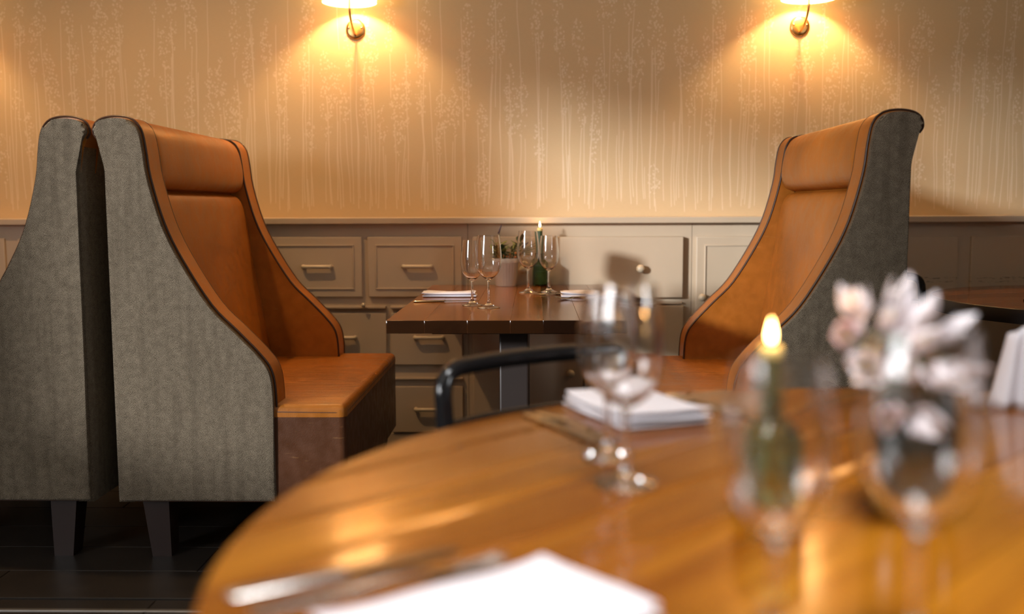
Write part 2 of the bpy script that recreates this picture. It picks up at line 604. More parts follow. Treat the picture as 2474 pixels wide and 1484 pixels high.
struct(box('wall_back', XL, XR, WY, WY + 0.12, 0.0, HC, M['wallpaper']), 'beige wallpaper printed with pale lavender stems behind the benches')
_c = bmesh.new()                           # ceiling with an added rooflight opening over the near side of the room
for a, b, c, d in ((XL - 0.12, -0.12, YR - 0.12, WY + 0.12), (1.02, XR + 0.12, YR - 0.12, WY + 0.12), (-0.12, 1.02, YR - 0.12, -0.17), (-0.12, 1.02, 0.77, WY + 0.12)):
    bm_box(a, b, c, d, HC, HC + 0.36, bm=_c)
_ceil = _c
floor = struct(box('floor', XL - 0.12, XR + 0.12, YR - 0.12, WY + 0.12, -0.12, -0.006, M['grout']), 'dark plank floor')


struct(from_bm('ceiling', _ceil, M['ceiling']))


def wall_with_holes(name, axis, pos, thick, a0, a1, holes, mat):
    """wall along one axis with rectangular openings (a0,a1,z0,z1)"""
    bm = bmesh.new()
    cuts = sorted({a0, a1} | {h[0] for h in holes} | {h[1] for h in holes})
    for s, e in zip(cuts[:-1], cuts[1:]):
        hs = [h for h in holes if h[0] <= s + 1e-6 and h[1] >= e - 1e-6]
        spans = [(0.0, HC)] if not hs else [(0.0, hs[0][2]), (hs[0][3], HC)]
        for z0, z1 in spans:
            if axis == 'y': bm_box(pos - thick, pos, s, e, z0, z1, bm=bm)
            else: bm_box(s, e, pos - thick, pos, z0, z1, bm=bm)
    return struct(from_bm(name, bm, mat))


WIN_L = (-0.85, 1.16, 0.90, 2.55)  # unseen opening, placed to throw the daylight patch on the wall
WIN_L2 = (-1.55, -0.90, 0.90, 3.08)  # taller unseen opening, added to let sun reach the right-hand wall
WIN_R = (-0.22, 0.32, 0.83, 2.37)  # unseen opening added for highlights on the glasses
wall_with_holes('wall_left', 'y', XL, 0.12, YR, WY + 0.12, [WIN_L, WIN_L2], M['plaster'])
wall_with_holes('wall_right', 'y', XR + 0.12, 0.12, YR, WY + 0.12, [WIN_R], M['plaster'])


def window_frame(name, axis, pos, h):
    bm = bmesh.new()
    a0, a1, z0, z1 = h
    w = 0.05
    for (s, e, b, t) in ((a0, a0 + w, z0, z1), (a1 - w, a1, z0, z1), (a0 + w, a1 - w, z0, z0 + w), (a0 + w, a1 - w, z1 - w, z1)):
        if axis == 'y': bm_box(pos - 0.09, pos - 0.03, s, e, b, t, bm=bm)
        else: bm_box(s, e, pos - 0.09, pos - 0.03, b, t, bm=bm)
    return struct(from_bm(name, bm, M['white_frame']))


window_frame('window_1', 'y', XL, WIN_L)
struct(box('wall_front', XL, XR, YR - 0.12, YR, 0, HC, M['plaster']))
window_frame('added_window_2', 'y', XR + 0.12, WIN_R)
window_frame('added_window_3', 'y', XL, WIN_L2)

# floor planks in the strip of floor that shows, the rest in wider boards
yy = 4.45
row = 0
pw = 0.215
while yy > 0.2:
    y1 = yy; y0 = yy - pw
    x = -3.15 + (row * 0.53) % 1.1
    edges = [-3.18] + [e for e in (x + k * 1.15 for k in range(8)) if -3.0 < e < 2.9] + [2.98]
    for a, b in zip(edges[:-1], edges[1:]):
        box('floor_plank', a + 0.0015, b - 0.0015, y0 + 0.0015, y1 - 0.0015, -0.008, 0.0, M['floor'], floor, 0.001, 1)
    yy = y0
    row += 1
    if row == 8:                            # metal threshold strip between two floor areas
        yy -= 0.012
struct(box('trim_1', -3.18, 2.98, 2.635, 2.650, -0.004, 0.0025, M['trim_metal'], None, 0.001, 1), 'thin metal strip let into the floor')

# ------------------------------------------------------------------ dado shelf and cabinets along the wall
KX = 1.009


def X(v): return v * KX
def Z(v): return 1.09 + (v - 1.09) * KX


FY = 4.52                                   # face of the cabinet carcasses
struct(box('trim_2', XL, XR, 4.475, WY, Z(1.019), Z(1.047), M['paint'], None, 0.004, 2), 'cream painted dado shelf capping the cabinets')
struct(box('baseboard_back', XL, XR, FY - 0.012, WY, 0.0, 0.07, M['paint'], None, 0.003, 2))


def raised_front(name, x0, x1, z0, z1, parent, mat=None, proud=0.02, inset=None, pads=0.034):
    """a drawer or door front standing proud of the carcass, with a small beading frame"""
    mat = mat or M['paint']
    o = box(name, x0, x1, FY - proud, FY + 0.004, z0, z1, mat, parent, 0.004, 2)
    if inset:
        a0, a1, b0, b1 = x0 + pads, x1 - pads, z0 + pads, z1 - pads
        t = 0.007
        for (s, e, c, d) in ((a0, a1, b1 - t, b1), (a0, a1, b0, b0 + t), (a0, a0 + t, b0 + t, b1 - t), (a1 - t, a1, b0 + t, b1 - t)):
            box('beading', s, e, FY - proud - 0.006, FY - proud + 0.001, c, d, mat, o, 0.0025, 2)
    return o


def bar_handle(cx, cz, y, parent, half=0.062):
    pts = fillet([(cx - half, y + 0.002, cz), (cx - half, y - 0.026, cz), (cx + half, y - 0.026, cz), (cx + half, y + 0.002, cz)], 0.012, 4)
    return tube('handle', pts, 0.0085, M['knob'], parent, 10)


KN = [(0.006, 0.0), (0.0065, 0.008), (0.006, 0.014), (0.012, 0.018), (0.0175, 0.025), (0.0185, 0.031), (0.016, 0.038), (0.010, 0.043), (0.002, 0.045)]


def knob(cx, cz, y, parent, k=1.0):
    V, F = lathe_data(KN, 20)
    V = [(cx + v[0] * k, y - v[2] * k, cz + v[1] * k) for v in V]
    n = 20
    F.append(tuple(range(n))); F.append(tuple(range(len(V) - 1, len(V) - n - 1, -1)))
    return mobj('knob', V, F, M['knob'], parent, smooth=True)


def carcass(root, x0, x1, mat=None, name='carcass'):
    o = box(name, x0 + 0.001, x1 - 0.001, FY, WY - 0.002, 0.07, Z(1.019) - 0.0005, mat or M['paint'], root)
    return o


# left: columns of drawers with bar handles
cab = thing('drawer_cabinet', 'cream built-in drawer cabinet with bar handles behind the left bench', 'cabinet', (0, 0, 0))
carcass(cab, X(-1.72), X(-0.296))
for a0, a1 in ((-1.608, -1.206), (-1.182, -0.764), (-0.738, -0.322)):
    d = raised_front('drawer', X(a0), X(a1), Z(0.696), Z(0.962), cab, inset=True)
    bar_handle(X((a0 + a1) / 2 + 0.012), Z(0.832), FY - 0.02, d)
for a0, a1 in ((-1.60, -1.10), (-1.08, -0.66), (-0.64, -0.322)):
    box('ledge', X(a0), X(a1), FY - 0.030, FY + 0.002, Z(0.645), Z(0.656), M['paint'], cab, 0.003, 2)
    for z0, z1 in ((0.392, 0.625), (0.086, 0.295)):
        d = raised_front('drawer', X(a0), X(a1), Z(z0), Z(z1), cab)
        bar_handle(X((a0 + a1) / 2 + 0.01), Z(0.517 if z0 > 0.3 else 0.194), FY - 0.02, d)
    box('ledge', X(a0), X(a1), FY - 0.024, FY + 0.002, Z(0.326), Z(0.334), M['paint'], cab, 0.003, 2)
tag(knob(X(-0.757), Z(0.663), FY - 0.028, cab, 0.55))

# middle: wide drawer with two knobs over a pair of doors
cab = thing('knob_cabinet', 'cream built-in cabinet with one wide drawer with round knobs and doors behind the table', 'cabinet', (0, 0, 0))
carcass(cab, X(-0.296), X(0.690))
d = raised_front('drawer', X(-0.273), X(0.648), Z(0.692), Z(0.961), cab, proud=0.036)
knob(X(-0.05), Z(0.820), FY - 0.036, d); knob(X(0.459), Z(0.822), FY - 0.036, d)
box('ledge', X(-0.273), X(0.648), FY - 0.024, FY + 0.002, Z(0.664), Z(0.672), M['paint'], cab, 0.003, 2)
d = raised_front('door', X(-0.273), X(0.212), Z(0.086), Z(0.657), cab, proud=0.036)
knob(X(0.157), Z(0.359), FY - 0.036, d)
d = raised_front('door', X(0.220), X(0.652), Z(0.086), Z(0.657), cab, proud=0.036)
knob(X(0.275), Z(0.331), FY - 0.036, d)

# right: doors with beaded frames behind the right bench
cab = thing('door_cabinet', 'cream built-in cabinet with beaded doors half hidden by the right bench', 'cabinet', (0, 0, 0))
carcass(cab, X(0.690), X(1.42))
for a0, a1, kx in ((0.707, 1.040, 0.730), (1.060, 1.395, 1.37)):
    d = raised_front('door', X(a0), X(a1), Z(0.086), Z(0.960), cab, inset=True, pads=0.036)
    knob(X(kx), Z(0.694), FY - 0.022, d, 0.9)

# plain raised wall panels right and left
pan = thing('panel_unit', 'plain cream wall panelling with dark scuff marks behind the small round table', 'panelling', (0, 0, 0))
carcass(pan, X(1.42), XR - 0.01, name='backing')
for a0, a1 in ((1.44, 1.846), (1.902, 2.42), (2.47, 2.94)):
    raised_front('panel', X(a0), X(a1), Z(0.086), Z(0.958), pan, M['scuffed'], proud=0.014)
pan = thing('panel_unit', 'plain cream wall panelling beyond the bench that faces away', 'panelling', (0, 0, 0))
carcass(pan, XL + 0.01, X(-1.72), name='backing')
for a0, a1 in ((-2.30, -1.75), (-2.90, -2.36)):
    raised_front('panel', X(a0), X(a1), Z(0.086), Z(0.960), pan, proud=0.014)

# ------------------------------------------------------------------ wall lamps
SR = 0.118


def sconce(x, label):
    z = 1.883
    r = thing('wall_lamp', label, 'lamp', (x, WY, z), 0, 'wall lamps on the wallpaper')
    # back plate (axis along -y)
    pr = [(0.0435, 0.0), (0.0435, 0.006), (0.040, 0.010), (0.030, 0.0125), (0.001, 0.0135)]
    V, F = lathe_data(pr, 36)
    V = [(v[0], -v[2], v[1]) for v in V]
    F.append(tuple(range(36))); F.append(tuple(range(len(V) - 1, len(V) - 37, -1)))
    bp = mobj('back_plate', V, F, M['brass'], r, auto=50)
    for sx in (-1, 1):
        V, F = lathe_data([(0.0052, 0.0), (0.0052, 0.003), (0.003, 0.0058), (0.0004, 0.0064)], 12)
        V = [(v[0] + sx * 0.029, -v[2] - 0.010, v[1] + 0.006) for v in V]
        F.append(tuple(range(12))); F.append(tuple(range(len(V) - 1, len(V) - 13, -1)))
        mobj('screw', V, F, M['chrome'], bp, smooth=True)
    AY = -0.145
    arm = spline([(0, -0.010, -0.026), (0, -0.045, -0.020), (0, -0.085, 0.0), (0, -0.125, 0.026), (0, AY, 0.060), (0, AY, 0.100), (0, AY, 0.128)], 5)
    tube('arm', arm, 0.0048, M['brass'], r, 10)
    lathe('lamp_holder', [(0.012, 0.112), (0.0135, 0.114), (0.0135, 0.140), (0.010, 0.144), (0.010, 0.160)], M['brass'], r, 20, loc=(0, AY, 0))
    # drum shade with thickness, open at both ends
    zb, zt, rt = 0.090, 0.262, 0.108
    t = 0.0016
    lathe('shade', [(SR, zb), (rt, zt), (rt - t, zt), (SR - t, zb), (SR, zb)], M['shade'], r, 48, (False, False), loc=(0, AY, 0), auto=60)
    tr = tube('shade_ring', [(SR * cos(a) - 0, SR * sin(a), zb) for a in [2 * pi * k / 40 for k in range(40)]], 0.0015, M['brass'], r, 6, True, loc=(0, AY, 0))
    b = lathe('bulb', [(0.009, 0.158), (0.018, 0.172), (0.024, 0.190), (0.022, 0.207), (0.012, 0.218), (0.001, 0.221)], M['bulb'], r, 20, loc=(0, AY, 0), auto=80)
    return r


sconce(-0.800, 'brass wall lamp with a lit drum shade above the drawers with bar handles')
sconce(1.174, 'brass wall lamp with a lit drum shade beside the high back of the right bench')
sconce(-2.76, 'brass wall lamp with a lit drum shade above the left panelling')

# unseen ceiling downlight added over the left bench (throws the handle shadows on the drawers)


def downlight(x, y, watts, label):
    r = thing('unseen_downlight', label, 'lamp', (x, y, HC), 0)
    lathe('ring', [(0.050, -0.001), (0.050, -0.006), (0.043, -0.008), (0.036, -0.004), (0.036, -0.001)], M['brass'], r, 32, (False, False))
    lathe('lens', [(0.036, -0.001), (0.036, -0.003), (0.001, -0.0035)], M['lens'], r, 24)
    ld = bpy.data.lights.new('downlight_beam', 'SPOT')
    ld.energy = watts; ld.color = (1.0, 0.60, 0.27); ld.shadow_soft_size = 0.03
    ld.spot_size = radians(120); ld.spot_blend = 0.6
    lo = bpy.data.objects.new('downlight_beam', ld); link(lo)
    lo.location = (x, y, HC - 0.045)
    return r


downlight(-1.62, 3.20, 85, 'unseen brass downlight added in the ceiling above the back-to-back benches')

# ------------------------------------------------------------------ high-backed benches
BW = 1.15                                   # width along the wall-ward axis
WT = 0.125                                  # wing thickness


def bench_profile():
    front = [(-0.024, 1.300), (-0.034, 1.318), (-0.028, 1.343), (-0.004, 1.360), (0.040, 1.366), (0.085, 1.357), (0.112, 1.325), (0.124, 1.265),
             (0.135, 1.181), (0.172, 1.045), (0.224, 0.933), (0.308, 0.797), (0.382, 0.720), (0.452, 0.646), (0.486, 0.594), (0.497, 0.520), (0.497, 0.40)]
    pts = [tuple(p) for p in spline(front, 4)]
    pts += [(0.497, 0.184), (0.0, 0.184), (0.0, 0.6), (-0.001, 1.20), (-0.008, 1.275)]
    return pts


def inset_poly(poly, d):
    n = len(poly)
    area2 = sum(poly[i][0] * poly[(i + 1) % n][1] - poly[(i + 1) % n][0] * poly[i][1] for i in range(n))
    sg = 1 if area2 > 0 else -1
    out = []
    for i in range(n):
        a, b, c = Vector(poly[i - 1]), Vector(poly[i]), Vector(poly[(i + 1) % n])
        t = ((b - a).normalized() + (c - b).normalized())
        t = t.normalized() if t.length > 1e-6 else (c - b).normalized()
        nrm = Vector((-t.y, t.x)) * sg
        out.append(tuple(b + nrm * d))
    return out


def bolster(name, sec, y0, y1, mat, parent, rnd=0.03, pull=0.10):
    """a stuffed cushion: closed x,z section carried along y with rounded ends"""
    sec = [Vector(p) for p in sec]
    c = sum(sec, Vector((0, 0))) / len(sec)
    st = []
    for k in range(6):
        a = k / 5 * pi / 2
        st.append((y0 + rnd * (1 - cos(a)) * 0 + rnd * (1 - cos(pi / 2 - a)) if False else y0 + rnd * (1 - sin(pi / 2 - a)), 1 - pull * (1 - sin(a))))
    st = [(y0 + rnd * (k / 5) ** 2, 1 - pull * (1 - (k / 5)) ** 2) for k in range(6)]
    mid = [(y0 + (y1 - y0) * k / 8, 1.0) for k in range(1, 8)]
    st = st + [m for m in mid if y0 + rnd * 1.2 < m[0] < y1 - rnd * 1.2] + [(y1 - (y - y0), s) for y, s in st[::-1]]
    V, F = [], []
    n = len(sec)
    for y, s in st:
        for p in sec:
            q = c + (p - c) * s
            V.append((q.x, y, q.y))
    for i in range(len(st) - 1):
        for k in range(n):
            k2 = (k + 1) % n
            F.append((i * n + k, i * n + k2, (i + 1) * n + k2, (i + 1) * n + k))
    F.append(tuple(range(n))); F.append(tuple(range((len(st) - 1) * n, len(st) * n)))
    return mobj(name, V, F, mat, parent, auto=55)


def make_bench(label):
    r = thing('booth_bench', label, 'bench', (0, 0, 0), 0, 'high-backed booth benches')
    prof = bench_profile()
    nfront = 16 * 4 + 1
    skin = inset_poly(prof, 0.007)
    for side in (0, 1):
        a, b = (0.020, WT) if side == 0 else (BW - WT, BW - 0.020)
        w = prism('wing', prof, a, b, M['leather'], r, 0.006, 2)
        fa, fb = (0.0, 0.030) if side == 0 else (BW - 0.030, BW)
        prism('side_panel', skin, fa, fb, M['fabric'], r, 0.010, 3)
        yo = 0.020 if side == 0 else BW - 0.020
        line = [(p[0], yo, p[1]) for p in prof[:nfront + 1]]
        tube('piping', line, 0.0036, M['piping'], w, 6)
        yi = WT - 0.001 if side == 0 else BW - WT + 0.001
        line = [(p[0], yi, p[1]) for p in inset_poly(prof, 0.003)[14:nfront + 1]]
        tube('piping', line, 0.0040, M['piping'], w, 6)
    # cloth back between the sides
    prism('back_panel', [(0.0, 0.184), (-0.001, 1.20), (-0.010, 1.290), (-0.010, 1.315), (0.03, 1.32), (0.045, 1.2), (0.05, 0.184)], 0.012, BW - 0.012, M['fabric'], r, 0.004, 2)
    ya, yb = WT - 0.004, BW - WT + 0.004
    prism('back_core', [(0.02, 0.30), (0.02, 1.27), (0.06, 1.27), (0.075, 1.15), (0.14, 0.47), (0.14, 0.30)], ya - 0.01, yb + 0.01, M['piping'], r)
    head = spline([(0.004, 1.310), (0.000, 1.336), (0.012, 1.354), (0.045, 1.362), (0.082, 1.352), (0.112, 1.318), (0.126, 1.265), (0.131, 1.215), (0.124, 1.172),
                   (0.100, 1.152), (0.055, 1.150), (0.025, 1.20), (0.01, 1.27)], 4, True)
    bolster('headrest', [(p.x, p.y) for p in head], ya + 0.004, yb - 0.004, M['leather'], r, 0.035, 0.16)
    back = spline([(0.05, 1.143), (0.085, 1.142), (0.112, 1.128), (0.128, 1.090), (0.142, 1.00), (0.162, 0.86), (0.186, 0.72), (0.208, 0.60), (0.222, 0.50), (0.222, 0.470),
                   (0.15, 0.470), (0.08, 0.60), (0.05, 0.9)], 4, True)
    bolster('back_cushion', [(p.x, p.y) for p in back], ya + 0.004, yb - 0.004, M['leather'], r, 0.04, 0.10)
    # long seat reaching in front of the wings
    b = bm_box(0.05, 0.712, 0.012, BW - 0.012, 0.452, 0.490)
    es = [e for e in b.edges if all(v.co.z > 0.48 for v in e.verts)]
    ev = [e for e in b.edges if all(v.co.x > 0.6 for v in e.verts) and abs(e.verts[0].co.z - e.verts[1].co.z) > 0.01]
    bmesh.ops.bevel(b, geom=es + ev, offset=0.022, segments=5, affect='EDGES', profile=0.5)
    seat = from_bm('seat', b, M['seat_leather'], r, auto=60)
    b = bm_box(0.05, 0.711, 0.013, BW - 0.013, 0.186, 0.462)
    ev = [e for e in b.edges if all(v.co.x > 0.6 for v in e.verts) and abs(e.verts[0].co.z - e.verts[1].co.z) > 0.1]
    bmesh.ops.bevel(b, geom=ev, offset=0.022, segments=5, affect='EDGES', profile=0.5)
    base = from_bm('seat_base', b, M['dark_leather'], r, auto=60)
    base['label'] = 'leather seat front in a darker brown'
    ring = fillet([(0.50, 0.0145, 0.468), (0.695, 0.0145, 0.466), (0.7095, 0.04, 0.466), (0.7095, BW - 0.04, 0.466), (0.695, BW - 0.0145, 0.466), (0.50, BW - 0.0145, 0.468)], 0.02, 4)
    tube('piping', ring, 0.0032, M['piping'], seat, 6)
    for x0, y0, sx in ((0.065, 0.035, 1), (0.065, BW - 0.115, 1), (0.60, 0.035, -1), (0.60, BW - 0.115, -1)):
        w, h = 0.082, 0.186
        s = 0.022
        xa, xb = x0, x0 + w
        lo = (xa + s, xb) if sx > 0 else (xa, xb - s)
        V = [(lo[0], y0 + 0.008, 0), (lo[1], y0 + 0.008, 0), (lo[1], y0 + w - 0.008, 0), (lo[0], y0 + w - 0.008, 0),
             (xa, y0, h), (xb, y0, h), (xb, y0 + w, h), (xa, y0 + w, h)]
        F = [(0, 3, 2, 1), (4, 5, 6, 7), (0, 1, 5, 4), (1, 2, 6, 5), (2, 3, 7, 6), (3, 0, 4, 7)]
        mobj('leg', V, F, M['leg'], r)
    return r


bench = make_bench('tan leather and tweed booth bench with its leather in shade, backing onto another bench')
bench.location = (-1.290, 3.03, 0)
dup(bench, (1.083, 2.96 + BW, 0), pi, 'booth bench with its tan leather back brightly lit, beside the small round table')
dup(bench, (-1.370, 3.035 + BW, 0), pi, 'booth bench facing away, showing only its grey tweed side, back to back with another')

# ------------------------------------------------------------------ tables
TZ = 0.75


def rect_table(x0, x1, y0, y1, label, cuts):
    r = thing('dining_table', label, 'table', ((x0 + x1) / 2, (y0 + y1) / 2, 0))
    cx, cy = (x0 + x1) / 2, (y0 + y1) / 2
    th = 0.040
    for a, b in zip(cuts[:-1], cuts[1:]):
        # plank runs along the world y axis; mesh is built along its local x
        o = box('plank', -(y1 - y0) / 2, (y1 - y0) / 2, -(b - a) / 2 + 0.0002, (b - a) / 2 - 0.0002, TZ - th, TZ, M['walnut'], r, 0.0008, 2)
        o.rotation_euler = (0, 0, pi / 2)
        o.location = ((a + b) / 2 - cx, 0, 0)
    box('rail', -(x1 - x0) / 2 + 0.12, (x1 - x0) / 2 - 0.12, -(y1 - y0) / 2 + 0.16, (y1 - y0) / 2 - 0.16, TZ - th - 0.022, TZ - th, M['dark_wood'], r, 0.003, 1)
    for yy in (-0.38, 0.38):
        box('column', -0.048, 0.048, yy - 0.048, yy + 0.048, 0.03, TZ - th - 0.02, M['dark_wood'], r, 0.006, 2)
        box('foot', -0.26, 0.26, yy - 0.05, yy + 0.05, 0.0, 0.035, M['dark_wood'], r, 0.008, 2)
    return r


rect_table(-0.450, 0.310, 3.04, 4.46, 'dark reddish wooden dining table set for two between the facing benches', [-0.450, -0.335, -0.205, -0.075, 0.025, 0.135, 0.225, 0.310])
rect_table(-3.05, -2.165, 3.04, 4.46, 'dark reddish wooden table, only its corner showing past the tweed bench side', [-3.05, -2.92, -2.80, -2.66, -2.52, -2.38, -2.27, -2.165])


def round_table(cx, cy, R, ang, label, mat, width, th, edge=None):
    r = thing('round_table', label, 'table', (cx, cy, 0), ang)
    n = int(math.ceil(2 * R / width))
    w = 2 * R / n
    for i in range(n):
        v0, v1 = -R + i * w + 0.0004, -R + (i + 1) * w - 0.0004
        v0 = max(v0, -R + 0.0015); v1 = min(v1, R - 0.0015)
        S = 10
        right = [(sqrt(max(R * R - v * v, 0)), v) for v in [v0 + (v1 - v0) * k / S for k in range(S + 1)]]
        left = [(-x, v) for x, v in right[::-1]]
        poly = right + left
        b = bmesh.new()
        lo = [b.verts.new((p[0], p[1], TZ - th)) for p in poly]
        hi = [b.verts.new((p[0], p[1], TZ)) for p in poly]
        b.faces.new(lo[::-1]); top = b.faces.new(hi)
        m = len(poly)
        for k in range(m):
            b.faces.new((lo[k], lo[(k + 1) % m], hi[(k + 1) % m], hi[k]))
        bmesh.ops.bevel(b, geom=list(top.edges), offset=0.0012, segments=2, affect='EDGES', profile=0.5)
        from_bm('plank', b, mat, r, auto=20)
    if edge:
        E = 48
        ring = [(R + 0.0002, TZ - th), (R + 0.006, TZ - th), (R + 0.006, TZ - 0.003), (R + 0.003, TZ), (R + 0.0002, TZ), (R + 0.0002, TZ - th)]
        lathe('edge_band', ring, edge, r, 64, (False, False))
    lathe('column', [(0.05, 0.03), (0.05, TZ - th - 0.02), (0.16, TZ - th - 0.012), (0.16, TZ - th)], M['dark_wood'], r, 28)
    lathe('foot', [(R * 0.45, 0.0), (R * 0.45, 0.012), (0.08, 0.04), (0.05, 0.05)], M['dark_wood'], r, 36)
    return r


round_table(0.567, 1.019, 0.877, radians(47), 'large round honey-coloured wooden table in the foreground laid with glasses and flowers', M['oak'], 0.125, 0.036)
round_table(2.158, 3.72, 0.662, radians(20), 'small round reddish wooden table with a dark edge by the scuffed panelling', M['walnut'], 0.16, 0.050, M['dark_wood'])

# ------------------------------------------------------------------ black metal chairs


def make_chair(label):
    """faces -y; back rail along x at y=0"""
    r = thing('metal_chair', label, 'chair', (0, 0, 0), 0, 'black metal chairs')
    hw, rr = 0.225, 0.0165
    top = fillet([(-hw, -0.02, 0.60), (-hw, 0.0, 0.80), (-hw * 0.35, 0.028, 0.803), (hw * 0.35, 0.028, 0.803), (hw, 0.0, 0.80), (hw, -0.02, 0.60)], 0.05, 6)
    tube('top_rail', top, rr, M['black_metal'], r, 14)
    mid = spline([(-hw, -0.010, 0.698), (-hw * 0.4, 0.022, 0.698), (hw * 0.4, 0.022, 0.698), (hw, -0.010, 0.698)], 5)
    tube('mid_rail', mid, 0.009, M['black_metal'], r, 10)
    for s in (-1, 1):
        tube('back_leg', [(s * hw, -0.02, 0.602), (s * hw, -0.045, 0.44), (s * (hw + 0.012), 0.02, 0.0)], rr * 0.95, M['black_metal'], r, 12)
        tube('front_leg', [(s * (hw - 0.02), -0.40, 0.435), (s * (hw - 0.005), -0.43, 0.0)], rr * 0.9, M['black_metal'], r, 12)
    for y in (-0.06, -0.38):
        tube('cross_bar', [(-hw + 0.01, y, 0.40), (hw - 0.01, y, 0.40)], 0.008, M['black_metal'], r, 8)
    box('seat', -hw - 0.005, hw + 0.005, -0.43, -0.035, 0.425, 0.460, M['black_seat'], r, 0.012, 3)
    return r


chair = make_chair('black glossy metal chair with a bent tube back pulled up to the large round table')
chair.location = (0.015, 1.925, 0); chair.rotation_euler = (0, 0, radians(36))
dup(chair, (1.368, 4.17, 0), radians(8), 'black metal chair behind the small round table, mostly hidden by the bench')

# ------------------------------------------------------------------ glassware


def glass_profile(H, R):
    k = H / 0.246
    foot = 0.86 * R
    outer = [(foot, 0.0), (foot, 0.0016), (foot * 0.80, 0.0040), (foot * 0.45, 0.0085), (0.0090, 0.0140), (0.0052, 0.0230), (0.0042, 0.0400), (0.0040, 0.0700 * k),
             (0.0046, 0.0880 * k), (0.0072, 0.0950 * k), (0.0160, 0.1010 * k), (R * 0.60, 0.1100 * k), (R * 0.82, 0.1240 * k), (R * 0.95, 0.1420 * k), (R, 0.1620 * k),
             (R * 0.985, 0.1850 * k), (R * 0.93, 0.2100 * k), (R * 0.86, 0.2330 * k), (R * 0.82, H)]
    o = [tuple(p) for p in spline(outer, 3)]
    t = 0.0011
    inner = [(R * 0.82 - t, H), (R * 0.86 - t, 0.2330 * k), (R * 0.93 - t, 0.2100 * k), (R * 0.985 - t, 0.1850 * k), (R - t, 0.1620 * k), (R * 0.95 - t, 0.1428 * k),
             (R * 0.82 - t, 0.1252 * k), (R * 0.60 - t, 0.1118 * k), (0.0150, 0.1036 * k), (0.0060, 0.1020 * k), (0.0008, 0.1016 * k)]
    i = [tuple(p) for p in spline(inner, 3)]
    return o + i


_g = {}


def wine_glass(kind, x, y, z, label):
    H, R = (0.246, 0.0450) if kind == 'large' else (0.226, 0.0405)
    if kind not in _g:
        o = lathe('wine_glass', glass_profile(H, R), M['glass'], None, 48, (True, True), auto=70)
        _g[kind] = o
    else:
        o = _g[kind].copy(); link(o)
    o.location = (x, y, z + 0.0006)
    return tag(o, label, 'wine glass', 'wine glasses')


wine_glass('large', 0.111, 1.225, TZ, 'large empty wine glass by the folded napkin, with a smaller one close behind it')
wine_glass('small', 0.098, 1.362, TZ, 'smaller empty wine glass just behind a larger one by the folded napkin')
wine_glass('small', 0.183, 0.752, TZ, 'small empty wine glass standing in front of the lit candle bottle on the round table')
wine_glass('large', 0.291, 0.757, TZ, 'large empty wine glass standing in front of the dark vase of white flowers')
wine_glass('small', -0.218, 3.515, TZ, 'small wine glass beside the left napkin on the rectangular table')
wine_glass('large', -0.157, 3.427, TZ, 'large wine glass in front of the ribbed plant pot on the rectangular table')
wine_glass('large', -0.027, 4.045, TZ, 'large wine glass between the plant pot and the candle bottle on the rectangular table')
wine_glass('small', 0.056, 4.064, TZ, 'small wine glass in front of the green candle bottle on the rectangular table')

# ------------------------------------------------------------------ bottles used as candle holders


def superloop(w, k, n=32):
    """k=0 circle .. 1 rounded square, half width w"""
    out = []
    e = 2 + 6 * k
    for i in range(n):
        a = 2 * pi * i / n
        c, s = abs(cos(a)), abs(sin(a))
        r = (c ** e + s ** e) ** (-1 / e)
        out.append((w * r * cos(a), w * r * sin(a)))
    return out


def bottle(x, y, rz, label, mat):
    sec = [(0.0295, 0.0, 1), (0.033, 0.003, 1), (0.033, 0.086, 1), (0.031, 0.094, .9), (0.024, 0.102, .4), (0.0165, 0.110, 0), (0.0145, 0.118, 0), (0.0145, 0.132, 0), (0.016, 0.133, 0), (0.016, 0.140, 0),
           (0.0125, 0.140, 0), (0.0120, 0.112, 0), (0.022, 0.0985, .4), (0.028, 0.091, .9), (0.0298, 0.084, 1), (0.0298, 0.008, 1), (0.026, 0.006, 1)]
    V, F = [], []
    n = 32
    for w, z, k in sec:
        V += [(p[0], p[1], z) for p in superloop(w, k, n)]
    for i in range(len(sec) - 1):
        for k in range(n):
            k2 = (k + 1) % n
            F.append((i * n + k, i * n + k2, (i + 1) * n + k2, (i + 1) * n + k))
    F.append(tuple(range(n))); F.append(tuple(range((len(sec) - 1) * n, len(sec) * n)))
    o = mobj('bottle', V, F, mat, None, auto=50, loc=(x, y, TZ), rot=(0, 0, rz))
    return tag(o, label, 'bottle', 'green glass bottles')


def candle(x, y, zb, zt, label, watts):
    r = thing('candle', label, 'candle', (x, y, zb), 0, 'lit taper candles')
    h = zt - zb
    lathe('wax', [(0.0088, 0.0), (0.0105, 0.02), (0.0112, h - 0.010)], M['candle'], r, 20)
    lathe('melted_tip', [(0.0113, h - 0.012), (0.0122, h - 0.008), (0.0122, h - 0.002), (0.010, h), (0.006, h - 0.002), (0.0008, h - 0.003)], M['candle_tip'], r, 20)
    tube('wick', [(0, 0, h - 0.004), (0.0005, 0, h + 0.004), (0.0015, 0, h + 0.008)], 0.0008, M['wick'], r, 6)
    lathe('flame', [(0.0006, h + 0.004), (0.0032, h + 0.006), (0.0044, h + 0.010), (0.0042, h + 0.015), (0.0028, h + 0.021), (0.0013, h + 0.026), (0.0003, h + 0.030)], M['flame'], r, 16, auto=80)
    ld = bpy.data.lights.new('flame_light', 'POINT')
    ld.energy = watts; ld.color = (1.0, 0.50, 0.16); ld.shadow_soft_size = 0.008
    lo = bpy.data.objects.new('flame_light', ld); link(lo)
    lo.location = (x, y, zt + 0.045)
    return r


